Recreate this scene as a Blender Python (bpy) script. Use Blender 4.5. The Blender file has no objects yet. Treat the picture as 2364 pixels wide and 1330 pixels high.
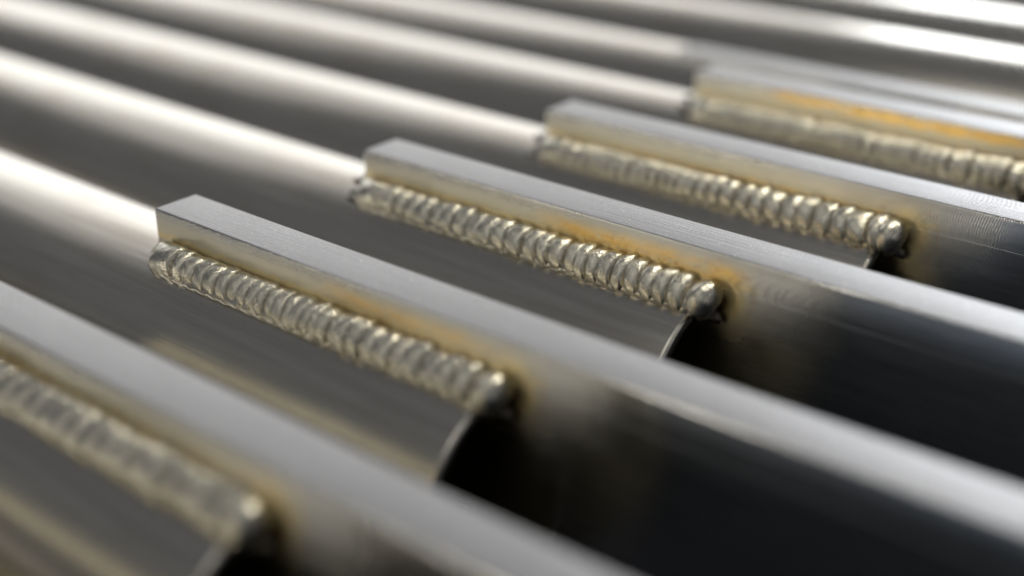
import bpy, bmesh, math, random
from math import sin, cos, pi, radians, sqrt
from mathutils import Vector, Matrix, noise

S = bpy.context.scene
COL = S.collection

# ------------------------------------------------------------------ camera
FOC = (6.5, 0.2, -0.5)
cam_d = bpy.data.cameras.new("camera")
cam = bpy.data.objects.new("camera", cam_d)
COL.objects.link(cam)
CL = Vector((16.4385, -15.0059, 7.4496))
cam.matrix_world = (Matrix.Translation(CL) @ Matrix.Rotation(0.70744, 4, 'Z')
                    @ Matrix.Rotation(1.13853, 4, 'X') @ Matrix.Rotation(-0.01311, 4, 'Z'))
cam_d.sensor_width = 36.0
cam_d.lens = 36.0 * 3089.76 / 2364.0
cam_d.clip_start = 0.05
cam_d.clip_end = 2000
cam_d.dof.use_dof = True
_axis = cam.matrix_world.to_3x3() @ Vector((0, 0, -1))
cam_d.dof.focus_distance = (Vector(FOC) - CL).dot(_axis)
cam_d.dof.aperture_fstop = 0.060
S.camera = cam

# ------------------------------------------------------------------ world and lamps
W = bpy.data.worlds.new("World")
S.world = W
W.use_nodes = True
W.node_tree.nodes["Background"].inputs[0].default_value = (0.93, 0.95, 1.0, 1)
W.node_tree.nodes["Background"].inputs[1].default_value = 0.14


def area(name, az, el, dist, sx, sy, rad, color):
    """rectangular lamp panel seen from the bench at azimuth az (from -X towards +Y) and height el;
    rad is its radiance"""
    l = bpy.data.lights.new(name, 'AREA')
    l.shape = 'RECTANGLE'
    l.size = sx
    l.size_y = sy
    l.color = color
    l.energy = rad * sx * sy * pi
    o = bpy.data.objects.new(name, l)
    COL.objects.link(o)
    a, e = radians(az), radians(el)
    p = Vector((-cos(a) * cos(e), sin(a) * cos(e), sin(e))) * dist + Vector((4, 0, 0))
    o.location = p
    o.rotation_euler = (Vector((4, 0, 0)) - p).to_track_quat('-Z', 'Y').to_euler()
    return o


area("shop_window", 40, 16, 221, 240, 165, 1.85, (1.0, 1.0, 0.98))
area("bright_window", 86, 22, 216, 120, 88, 9.5, (0.94, 0.975, 1.0))
area("upper_fill", 33, 44, 225, 190, 75, 0.62, (1.0, 0.98, 0.94))  # added unseen panel, lifts the bar sides and the tubes' mid grey
area("strip_lamp_near", 130, 64, 220, 80, 8, 58.0, (1.0, 0.95, 0.80))
area("strip_lamp_far", 128, 71, 220, 80, 8, 58.0, (1.0, 0.95, 0.80))
area("bead_fill", -100, 60, 220, 110, 90, 1.15, (1.0, 0.97, 0.88))  # added fill that brightens the weld ripples, set to mostly miss the tubes
area("bar_side_fill", -62, 9, 220, 36, 40, 11.0, (1.0, 0.93, 0.80))  # no known source; added low down to brighten bar sides beside the weld ends
area("rim_fill", 178, 32, 220, 110, 70, 0.5, (1.0, 0.97, 0.90))  # added dim fill from the right for tube rims and ripple glints
S.view_settings.view_transform = 'Standard'
S.view_settings.look = 'None'
S.view_settings.exposure = 0
S.view_settings.gamma = 1


# ------------------------------------------------------------------ material helpers
class NT:
    def __init__(self, name):
        self.m = bpy.data.materials.new(name)
        self.m.use_nodes = True
        self.t = self.m.node_tree
        self.b = self.t.nodes["Principled BSDF"]
        self.tc = self.t.nodes.new("ShaderNodeTexCoord")

    def n(self, kind, **kw):
        o = self.t.nodes.new(kind)
        for k, v in kw.items():
            if k.startswith('i_'):
                key = k[2:]
                key = int(key) if key.isdigit() else key.replace('_', ' ')
                if hasattr(v, 'is_output') or isinstance(v, bpy.types.NodeSocket):
                    self.t.links.new(v, o.inputs[key])
                else:
                    o.inputs[key].default_value = v
            else:
                setattr(o, k, v)
        return o

    def math(self, op, a, b=None, c=None, clamp=False):
        o = self.t.nodes.new("ShaderNodeMath")
        o.operation = op
        o.use_clamp = clamp
        for i, v in enumerate((a, b, c)):
            if v is None:
                continue
            if isinstance(v, bpy.types.NodeSocket):
                self.t.links.new(v, o.inputs[i])
            else:
                o.inputs[i].default_value = v
        return o.outputs[0]

    def ss(self, v, lo, hi):
        o = self.n("ShaderNodeMapRange", interpolation_type='SMOOTHSTEP')
        self.t.links.new(v, o.inputs[0])
        o.inputs[1].default_value = lo
        o.inputs[2].default_value = hi
        return o.outputs[0]

    def noise(self, scale, detail=3, vec=None, rough=.5, stretch=None):
        src = vec or self.tc.outputs['Object']
        if stretch:
            mp = self.n("ShaderNodeMapping")
            mp.inputs['Scale'].default_value = stretch
            self.t.links.new(src, mp.inputs[0])
            src = mp.outputs[0]
        o = self.n("ShaderNodeTexNoise")
        o.inputs['Scale'].default_value = scale
        o.inputs['Detail'].default_value = detail
        o.inputs['Roughness'].default_value = rough
        self.t.links.new(src, o.inputs['Vector'])
        return o.outputs[0]

    def mix(self, f, a, b):
        o = self.n("ShaderNodeMix", data_type='RGBA')
        for idx, v in ((0, f), (6, a), (7, b)):
            if isinstance(v, bpy.types.NodeSocket):
                self.t.links.new(v, o.inputs[idx])
            elif idx == 0:
                o.inputs[0].default_value = v
            else:
                o.inputs[idx].default_value = (*v, 1)
        return o.outputs[2]

    def bump(self, h, dist, strength=1.0, prev=None):
        o = self.n("ShaderNodeBump")
        o.inputs['Strength'].default_value = strength
        o.inputs['Distance'].default_value = dist
        self.t.links.new(h, o.inputs['Height'])
        if prev is not None:
            self.t.links.new(prev, o.inputs['Normal'])
        return o.outputs[0]

    def out(self, color=None, rough=None, normal=None, metal=1.0, aniso=0.0):
        for key, v in (('Base Color', color), ('Roughness', rough), ('Normal', normal)):
            if v is None:
                continue
            if isinstance(v, bpy.types.NodeSocket):
                self.t.links.new(v, self.b.inputs[key])
            elif isinstance(v, tuple):
                self.b.inputs[key].default_value = (*v, 1)
            else:
                self.b.inputs[key].default_value = v
        self.b.inputs['Metallic'].default_value = metal
        self.b.inputs['Anisotropic'].default_value = aniso
        if aniso:
            tg = self.n("ShaderNodeTangent", direction_type='RADIAL', axis='X')
            self.t.links.new(tg.outputs[0], self.b.inputs['Tangent'])
        return self.m


def mat_tube():
    k = NT("brushed_tube_steel")
    streak = k.noise(9, 4, stretch=(0.035, 1, 1))
    fine = k.noise(60, 2, stretch=(0.02, 1, 1))
    blot = k.noise(0.8, 3, stretch=(.5, 1, 1))
    c = k.mix(k.ss(streak, .3, .72), (.53, .50, .455), (.60, .575, .53))
    c = k.mix(k.math('MULTIPLY', k.ss(blot, .5, .75), .4), c, (.44, .385, .325))
    r = k.math('ADD', k.math('MULTIPLY', streak, .06), .19)
    nb = k.bump(streak, .006, .2)
    nb = k.bump(fine, .004, .4, nb)
    return k.out(c, r, nb, aniso=.7)


def mat_bar(ident, gold=(3.5, 7.6), gold_z=-.30, gold_w=.10, gold_amt=1.0):
    k = NT("milled_bar_steel_%s" % ident)
    sep = k.n("ShaderNodeSeparateXYZ")
    k.t.links.new(k.tc.outputs['Object'], sep.inputs[0])
    x, y, z = sep.outputs
    nrm = k.n("ShaderNodeSeparateXYZ")
    k.t.links.new(k.tc.outputs['Normal'], nrm.inputs[0])
    top = k.ss(nrm.outputs[2], .6, .9)
    # milling arcs on the sides: rings of a face cutter stepping along the bar
    zz = k.math('SUBTRACT', z, -0.42)
    root = k.math('SQRT', k.math('MAXIMUM', k.math('SUBTRACT', 1.0, k.math('MULTIPLY', zz, zz)), .01))
    pa = k.math('ADD', x, root)
    pb = k.math('SUBTRACT', x, root)
    pa = k.math('ADD', pa, k.math('MULTIPLY', k.noise(1.5, 2), .12))
    wa = k.math('SINE', k.math('MULTIPLY', pa, 2 * pi / .082))
    wb = k.math('SINE', k.math('MULTIPLY', pb, 2 * pi / .056))
    am = k.ss(k.noise(1.3, 2), .35, .65)
    ss_ = k.math('ADD', k.math('POWER', k.math('ABSOLUTE', wa), 3.), k.math('MULTIPLY', k.math('MULTIPLY', wb, am), .28))
    side_h = k.math('MULTIPLY', k.math('MULTIPLY', ss_, k.ss(z, -1.25, -.85)), k.math('SUBTRACT', 1.0, top))
    # top: fine transverse feed marks plus grain
    yy = k.math('SUBTRACT', y, .4)
    tp = k.math('SINE', k.math('MULTIPLY', k.math('ADD', x, k.math('MULTIPLY', k.math('MULTIPLY', yy, yy), .7)), 2 * pi / .072))
    tmask = k.ss(k.noise(1.1, 3, stretch=(.6, 3, 1)), .42, .6)
    gr = k.noise(38, 4, rough=.6)
    longs = k.noise(9, 4, stretch=(.05, 1.6, 1))
    top_h = k.math('MULTIPLY', k.math('ADD', k.math('ADD', k.math('MULTIPLY', k.math('MULTIPLY', tp, tmask), .17), gr), longs), top)
    nb = k.bump(k.math('MULTIPLY', side_h, k.math('SUBTRACT', 1.0, k.ss(x, 8.4, 9.8))), .0026, .6)
    nb = k.bump(top_h, .010, .75, nb)
    nb = k.bump(k.noise(22, 3, stretch=(.1, 1, 1)), .006, .45, nb)
    # colour: bare steel, straw heat tint by the weld, gold patches
    wob = k.math('MULTIPLY', k.math('SUBTRACT', k.noise(3.0, 3), .5), .16)
    d = k.math('ADD', k.math('SUBTRACT', z, -.446), wob)            # height above the weld toe
    inx = k.math('MULTIPLY', k.ss(x, -1.2, .2), k.math('SUBTRACT', 1.0, k.ss(x, 7.35, 8.0)))
    warm = k.math('MULTIPLY', k.math('SUBTRACT', 1.0, k.ss(d, .1, .52)), inx)
    rx = k.math('SUBTRACT', x, 7.25)
    rz = k.math('ADD', z, .62)
    rad = k.math('SQRT', k.math('ADD', k.math('MULTIPLY', rx, rx), k.math('MULTIPLY', rz, rz)))
    rad = k.math('ADD', rad, k.math('MULTIPLY', wob, .5))
    ring = k.math('SUBTRACT', 1.0, k.ss(rad, .22, .50))
    straw = k.math('MAXIMUM', k.math('MULTIPLY', k.math('SUBTRACT', 1.0, k.ss(k.math('ABSOLUTE', k.math('SUBTRACT', d, .03)), .0, .09)), inx), ring)
    gz = k.math('ADD', k.math('SUBTRACT', z, gold_z), wob)
    gband = k.math('SUBTRACT', 1.0, k.ss(k.math('ABSOLUTE', gz), 0.0, gold_w * 1.7))
    gx = k.math('MULTIPLY', k.ss(x, gold[0], gold[0] + 1.3), k.math('SUBTRACT', 1.0, k.ss(x, gold[1] - .8, gold[1])))
    gn = k.ss(k.noise(2.2, 5, stretch=(.6, 1, 1), rough=.65), .22, .72)
    g = k.math('MULTIPLY', k.math('MULTIPLY', k.math('MULTIPLY', gband, gx), gn), gold_amt, clamp=True)
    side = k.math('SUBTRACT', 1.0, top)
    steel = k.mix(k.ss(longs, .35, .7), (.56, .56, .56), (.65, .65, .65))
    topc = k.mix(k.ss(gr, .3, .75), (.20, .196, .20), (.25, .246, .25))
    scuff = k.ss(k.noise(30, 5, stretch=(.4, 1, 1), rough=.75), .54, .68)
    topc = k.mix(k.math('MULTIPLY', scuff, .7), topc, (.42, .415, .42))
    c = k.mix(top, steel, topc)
    rear = k.ss(nrm.outputs[1], .6, .9)                               # far side coloured darker, made rougher, to tone down window reflections it passes on
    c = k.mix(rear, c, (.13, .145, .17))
    c = k.mix(k.math('MULTIPLY', k.math('MULTIPLY', warm, side), .8), c, (.80, .73, .54))
    c = k.mix(k.math('MULTIPLY', k.math('MULTIPLY', straw, side), .85), c, (.95, .78, .42))
    c = k.mix(k.math('MULTIPLY', k.math('MULTIPLY', g, side), .9), c, (1.0, .66, .20))
    bn = k.ss(k.noise(5.5, 5, stretch=(.5, 1, 1), rough=.7), .50, .68)
    c = k.mix(k.math('MULTIPLY', k.math('MULTIPLY', k.math('MULTIPLY', g, bn), side), .6), c, (.62, .33, .10))
    halo = k.math('MULTIPLY', k.math('SUBTRACT', 1.0, k.ss(k.math('ABSOLUTE', k.math('SUBTRACT', rad, .52)), .0, .10)), k.ss(bn, -.6, 1.0))
    c = k.mix(k.math('MULTIPLY', k.math('MULTIPLY', halo, side), .30), c, (.50, .30, .22))
    r = k.math('ADD', k.math('MULTIPLY', top, .14), k.math('ADD', .12, k.math('MULTIPLY', k.noise(5, 3, stretch=(.2, 1, 1)), .08)))
    r = k.math('ADD', r, k.math('MULTIPLY', k.math('MULTIPLY', warm, side), .06))
    r = k.math('ADD', r, k.math('MULTIPLY', k.math('MULTIPLY', k.math('SUBTRACT', 1.0, k.ss(z, -1.3, -.55)), side), .04))
    r = k.math('ADD', r, k.math('MULTIPLY', rear, .28))
    hx = k.math('MULTIPLY', k.math('SUBTRACT', 1.0, k.ss(x, 7.9, 9.2)), k.math('ADD', .35, k.math('MULTIPLY', k.ss(x, 4.5, 7.2), .65)))
    hz = k.ss(z, -1.5, -.35)
    r = k.math('ADD', r, k.math('MULTIPLY', k.math('MULTIPLY', hx, hz), k.math('MULTIPLY', side, .26)))
    return k.out(c, r, nb, aniso=.85)


def mat_weld():
    k = NT("weld_metal")
    a = k.noise(7, 4, rough=.6)
    b = k.noise(26, 4, stretch=(.35, 1, 1), rough=.6)
    c = k.mix(k.ss(a, .35, .7), (.55, .52, .44), (.76, .735, .645))
    c = k.mix(k.math('MULTIPLY', k.ss(b, .58, .8), .45), c, (.30, .25, .17))
    nb = k.bump(a, .03, .22)
    nb = k.bump(b, .012, .4, nb)
    r = k.math('ADD', .02, k.math('MULTIPLY', a, .14))
    return k.out(c, r, nb)


def mat_soot():
    k = NT("scorched_weld_edge")
    a = k.noise(12, 4)
    c = k.mix(a, (.05, .045, .04), (.16, .14, .12))
    return k.out(c, .4, k.bump(a, .03, .6), metal=.7)


def mat_bench():
    k = NT("dark_bench_mat")
    a = k.noise(2, 5)
    c = k.mix(a, (.003, .005, .014), (.007, .011, .024))
    return k.out(c, .75, k.bump(k.noise(20, 3), .03, .3), metal=0.0)


def mat_dust():
    k = NT("pale_dust")
    return k.out(k.mix(k.noise(20, 2), (.6, .6, .58), (.75, .75, .73)), .6, None, metal=0.0)


MT = mat_tube()
MW = mat_weld()
MS = mat_soot()
MD = mat_dust()


# ------------------------------------------------------------------ mesh helpers
def mesh(name, verts, faces, mat, smooth=True):
    me = bpy.data.meshes.new(name)
    me.from_pydata([tuple(v) for v in verts], [], faces)
    me.update()
    bm = bmesh.new()
    bm.from_mesh(me)
    bmesh.ops.recalc_face_normals(bm, faces=bm.faces)
    bm.to_mesh(me)
    bm.free()
    for p in me.polygons:
        p.use_smooth = smooth
    me.materials.append(mat)
    return me


def link(name, me, parent=None, loc=(0, 0, 0)):
    o = bpy.data.objects.new(name, me)
    COL.objects.link(o)
    o.parent = parent
    o.location = loc
    return o


R, ZC, YO = 1.907, -2.585, 0.395          # tube radius, height of its axis, side offset of its axis
BASE = ZC - R
LT = 7.0                                  # tube end, measured from the bar's back end
WALL = 0.15

# ------------------------------------------------------------------ bench
n = 60
me = bpy.data.meshes.new("bench_top")
bm = bmesh.new()
bmesh.ops.create_cube(bm, size=1)
bmesh.ops.scale(bm, vec=(160, 120, 4), verts=bm.verts)
bmesh.ops.translate(bm, vec=(-20, 20, BASE - 2.004), verts=bm.verts)
bmesh.ops.bevel(bm, geom=bm.edges[:], offset=.3, segments=3, affect='EDGES')
bm.to_mesh(me)
bm.free()
me.materials.append(mat_bench())
bench = link("bench_top", me)
bench['kind'] = 'structure'


# ------------------------------------------------------------------ tube
def tube_mesh(x0, x1):
    prof = [(x0, R - .02), (x0 + .02, R), (x1 - .07, R), (x1 - .035, R - .010), (x1 - .010, R - .035), (x1, R - .07),
            (x1, R - WALL + .02), (x1 - .02, R - WALL), (x0, R - WALL)]
    N = 160
    v, f = [], []
    for (x, r) in prof:
        for i in range(N):
            t = 2 * pi * i / N
            v.append((x, YO + r * sin(t), ZC + r * cos(t)))
    m = len(prof)
    for j in range(m):
        for i in range(N):
            a, b = j * N + i, j * N + (i + 1) % N
            c, d = ((j + 1) % m) * N + (i + 1) % N, ((j + 1) % m) * N + i
            f.append((a, b, c, d))
    me = mesh("tube", v, f, MT)
    me.set_sharp_from_angle(angle=radians(35))
    return me


TUBE = tube_mesh(-60, LT)


# ------------------------------------------------------------------ bar
def bar_mesh(length, mat):
    w, r, dz = 0.8, 0.035, -3.75
    prof = []
    for i in range(5):                                   # top front edge
        t = pi / 2 * i / 4
        prof.append((r - r * sin(t), -r + r * cos(t)))
    prof = prof[::1]
    front_top = prof                                      # from (r,0) to (0,-r)
    pts = list(front_top)
    pts += [(0, -.495), (0.0, -.505), (-.005, -.511), (-.004, -.9), (-.002, -1.4), (0, dz + .04), (.04, dz)]
    pts += [(w - .04, dz), (w, dz + .04), (w, -r)]
    for i in range(1, 5):
        t = pi / 2 * i / 4
        pts.append((w - r + r * cos(t), -r + r * sin(t)))
    cx, cz = w / 2, dz / 2
    m = len(pts)
    v, f = [], []

    def ring(x, ins):
        for (y, z) in pts:
            yy = y + (ins if y < cx else -ins)
            zz = z + (-ins if z > cz else ins)
            v.append((x, yy, zz))
    for x, ins in ((0, .045), (.012, .018), (.045, 0), (length - .03, 0), (length, .03)):
        ring(x, ins)
    for j in range(4):
        for i in range(m):
            f.append((j * m + i, j * m + (i + 1) % m, (j + 1) * m + (i + 1) % m, (j + 1) * m + i))
    f.append(tuple(range(m)))
    f.append(tuple(range(4 * m, 5 * m)))
    me = mesh("bar", v, f, mat)
    me.set_sharp_from_angle(angle=radians(28))
    return me


# ------------------------------------------------------------------ weld ripples
TILT = radians(41.6)                                      # the fillet faces up and out


def scale_mesh(seed, a=1.0, b=1.0, c=1.0, p=2.5, curve=.33, skew=.14, amp=.03, nt=18, na=30, name="ripple", q=2.0):
    """one frozen weld ripple: rounded barrel with an outline that bows to the left"""
    v, f = [], []
    for j in range(nt + 1):
        t = -1 + 2 * j / nt
        t = math.copysign(abs(t) ** .75, t)
        g = max(0.0, 1 - abs(t) ** p) ** (1 / q)
        for i in range(na + 1):
            th = radians(-25 + 230 * i / na)
            cy, sz = cos(th), sin(th)
            y = b * g * math.copysign(abs(cy) ** .92, cy)
            z = c * g * sz * (1 - skew * t)
            x = a * t - curve * (1 - (y / b) ** 2) * (.4 + .6 * max(0, sz))
            q_ = Vector((x * 1.4, y * 2.2, z * 2.2)) + Vector((seed * 7.3, seed * 3.1, 0))
            dn = noise.noise(q_) * amp + noise.noise(q_ * 3.1) * amp * .35
            v.append((x, y * (1 + dn), z * (1 + dn * 1.6)))
    for j in range(nt):
        for i in range(na):
            a0 = j * (na + 1) + i
            f.append((a0, a0 + 1, a0 + na + 2, a0 + na + 1))
    return mesh(name, v, f, MW)


RIP = [scale_mesh(i + 1, p=random.Random(i).uniform(3.0, 4.4), curve=random.Random(i + 50).uniform(.22, .42), amp=.022) for i in range(9)]
FLAT = scale_mesh(40, p=6, curve=-.10, skew=-.1, amp=.04)
CAP = scale_mesh(77, p=2.1, curve=.05, skew=-.05, amp=.05, nt=26, na=40, name="end_blob")


def fillet_mesh(seed, x0, x1):
    """solid root under the ripples; also used with waves for the far side"""
    rnd = random.Random(seed)
    ph = rnd.uniform(0, 6)
    nx, na = 120, 12
    v, f = [], []
    for j in range(nx + 1):
        x = x0 + (x1 - x0) * j / nx
        e = min(1.0, sqrt(max(0.0, min(x - x0, x1 - x) / .25)))
        wv = 1 + .03 * sin(x * 2 * pi / .27 + ph)
        for i in range(na + 1):
            th = radians(-20 + 220 * i / na)
            yt, zt = 0.29 * e * wv * cos(th), .09 * e * wv * sin(th)
            y = -.225 + yt * cos(TILT) - zt * sin(TILT)
            z = -.665 + yt * sin(TILT) + zt * cos(TILT)
            v.append((x, y, z))
    for j in range(nx):
        for i in range(na):
            a0 = j * (na + 1) + i
            f.append((a0, a0 + 1, a0 + na + 2, a0 + na + 1))
    return mesh("weld_bead", v, f, MW)


def blob(name, mat, seed, r=(1, 1, 1), amp=.15, nu=20, nv=14):
    v, f = [], []
    for j in range(nv + 1):
        ph = pi * j / nv
        for i in range(nu):
            th = 2 * pi * i / nu
            d = Vector((sin(ph) * cos(th), sin(ph) * sin(th), cos(ph)))
            k = 1 + amp * noise.noise(d * 1.6 + Vector((seed * 5.1, 0, 0))) + amp * .5 * noise.noise(d * 4 + Vector((0, seed * 3.3, 0)))
            v.append((d.x * r[0] * k, d.y * r[1] * k, d.z * r[2] * k))
    for j in range(nv):
        for i in range(nu):
            f.append((j * nu + i, j * nu + (i + 1) % nu, (j + 1) * nu + (i + 1) % nu, (j + 1) * nu + i))
    return mesh(name, v, f, mat)


DRIP = blob("drip", MS, 3, (.13, .08, .09), .35)
WRAP = blob("end_wrap", MW, 21, (.07, .40, .10), .3)
SPIKE = blob("spatter_tip", MS, 9, (.15, .05, .05), .5, 12, 8)


def weld(parent, seed, tips=True, fat=1.0, pitch=1.0, start=0.0, end=7.12, n_rip=None):
    rnd = random.Random(seed)
    root = link("weld_bead", fillet_mesh(seed, .20 + start, 7.12), parent)
    x = start
    # starting pad, wider and smoother than the ripples that follow
    o = link("ripple", FLAT, root, (x + .36, -.222, -.645))
    o.rotation_euler = (TILT, 0, 0)
    o.scale = (.25, .27, .18)
    x += .66
    k = 0
    while x < end - .12:
        step = (rnd.uniform(.19, .27) + .04 * (x / 7)) * pitch * (1 + .16 * sin(x * 1.1 + seed * 2.3))
        wob = .022 * sin(x * 1.7 + seed) + rnd.uniform(-.022, .02)
        o = link("ripple", RIP[rnd.randrange(9)], root,
                 (x, -.222 - wob * .5, -.637 - rnd.uniform(-.012, .012)))
        o.rotation_euler = (TILT + rnd.uniform(-.07, .07), rnd.uniform(-.04, .06), rnd.uniform(-.09, .09))
        sc = fat * rnd.uniform(.92, 1.08) * (.88 + .2 * (x / 7))
        o.scale = (step * rnd.uniform(.55, .61), .295 * sc, (.195 + wob) * sc)
        x += step
        k += 1
    o = link("end_blob", CAP, root, (end + .0, -.235, -.65))
    o.rotation_euler = (TILT - .05, .16, 0)
    o.scale = (.235, .32, .28)
    # scorched drip under the end, on the tube's rim
    o = link("drip", DRIP, root, (end + .10, -.12, -.93))
    o.rotation_euler = (.3, .35, .2)
    link("end_wrap", WRAP, root, (.0, .28, -.68))
    # tips of spatter at the start, reaching back round the bar's end
    for (dx, dy, dz, ry, s_) in ((-.09, .03, -.655, .55, 1.0), (-.08, -.13, -.74, -.15, .9), (-.03, -.30, -.82, -.1, .8), (-.10, .24, -.66, .3, 1.0)):
        if not tips:
            break
        o = link("spatter_tip", SPIKE, root, (start + .03 + dx + rnd.uniform(-.02, .02), dy, dz + rnd.uniform(-.03, .03)))
        o.rotation_euler = (rnd.uniform(-.4, .4), ry + rnd.uniform(-.25, .25), rnd.uniform(-.3, .3))
        o.scale = (s_ * 1.15, s_ * 1.5, s_ * 1.5)
    # far side weld, mirrored across the bar
    me = fillet_mesh(seed + 9, -.08, 7.1)
    me.transform(Matrix.Translation((0, .8, 0)) @ Matrix.Scale(-1, 4, (0, 1, 0)))
    me.flip_normals()
    link("weld_bead", me, parent)


# ------------------------------------------------------------------ the row of assemblies
ROW = [
    # X of the bar's back end, Y, turn, gold params, label
    (0.5, -11.75, 0.003, dict(gold_amt=.4), "nearest welded tube of the row, just past the lower left corner"),
    (-0.45, -7.701, 0.00385, dict(gold=(1.0, 3.0), gold_amt=.25), "steel tube with the most blurred weld, nearest one, at the lower left"),
    (-0.272, -3.9455, -0.00232, dict(gold=(3.4, 7.3), gold_z=-.26, gold_w=.13, gold_amt=.75), "steel tube second from the front, its weld ending in a shiny blob"),
    (0.281, -0.0066, -0.00319, dict(gold=(3.6, 7.9), gold_z=-.31, gold_w=.15, gold_amt=1.3), "steel tube in sharp focus with orange gold heat stain above the end of its weld"),
    (1.288, 3.7263, 0.0007, dict(gold=(1.0, 7.4), gold_z=-.40, gold_w=.05, gold_amt=.5), "steel tube behind the sharp one, a thin straw line running above its whole weld"),
    (2.094, 7.5548, 0.00103, dict(gold=(1.2, 9.5), gold_z=-.12, gold_w=.10, gold_amt=1.8), "steel tube at the upper right with an orange stripe along the top of its bar"),
    (-0.6, 10.85, 0.0, dict(gold_amt=.2, drop=.665), "blurred steel tube directly behind the weld with the orange stripe"),
    (6.5, 15.1, 0.0, None, "blurred steel tube second from the far end, bright cream highlight along its crest"),
    (7.0, 18.9, 0.0, None, "far blurred steel tube crossing the top right corner"),
    (7.0, 22.7, 0.0, None, "farthest blurred steel tube, a grey sliver at the top right edge"),
]
GROUP = "steel tubes with welded bars laid side by side"
plain = mat_bar("plain", gold_amt=.3)
for idx, (bx, by, ang, gp, label) in enumerate(ROW):
    root = bpy.data.objects.new("welded_tube", None)
    COL.objects.link(root)
    root.empty_display_size = .5
    root.location = (bx * cos(ang), by + bx * sin(ang), BASE)
    root.rotation_euler = (0, 0, ang)
    root['label'] = label
    root['category'] = "welded tube"
    root['group'] = GROUP
    fr = (0, 0, -BASE)
    link("tube", TUBE, root, fr)
    if gp is None:                       # plain tubes at the back: nothing welded on in view
        continue
    drop = gp.pop('drop', 0)
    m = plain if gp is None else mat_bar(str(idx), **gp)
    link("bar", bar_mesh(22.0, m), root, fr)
    weld(root, 11 + idx * 7, idx in (3, 4, 5), {1: 1.06, 2: .95, 4: 1.03}.get(idx, 1.0), {1: 1.12, 2: .92, 3: 1.04, 5: .90}.get(idx, 1.0), {2: .14}.get(idx, 0.0))
    for ch in root.children:
        ch.location.z = -BASE - (drop if ch.name.split('.')[0] != 'tube' else 0)

# dust specks on the bar tops
rnd = random.Random(5)
roots = [o for o in COL.objects if o.name.startswith("welded_tube")]
for root in roots[1:5]:
    v, f = [], []
    for i in range(26):
        px, py = rnd.uniform(1, 12), rnd.uniform(.06, .74)
        r0 = rnd.uniform(.006, .016)
        b0 = len(v)
        for q in range(6):
            t = q * pi / 3
            v.append((px + r0 * cos(t), py + r0 * sin(t), .0005))
        v.append((px, py, r0 * .5))
        for q in range(6):
            f.append((b0 + q, b0 + (q + 1) % 6, b0 + 6))
    o = link("dust", mesh("dust", v, f, MD), root, (0, 0, -BASE))
    o['kind'] = 'stuff'

S.cycles.max_bounces = 10
S.cycles.glossy_bounces = 8
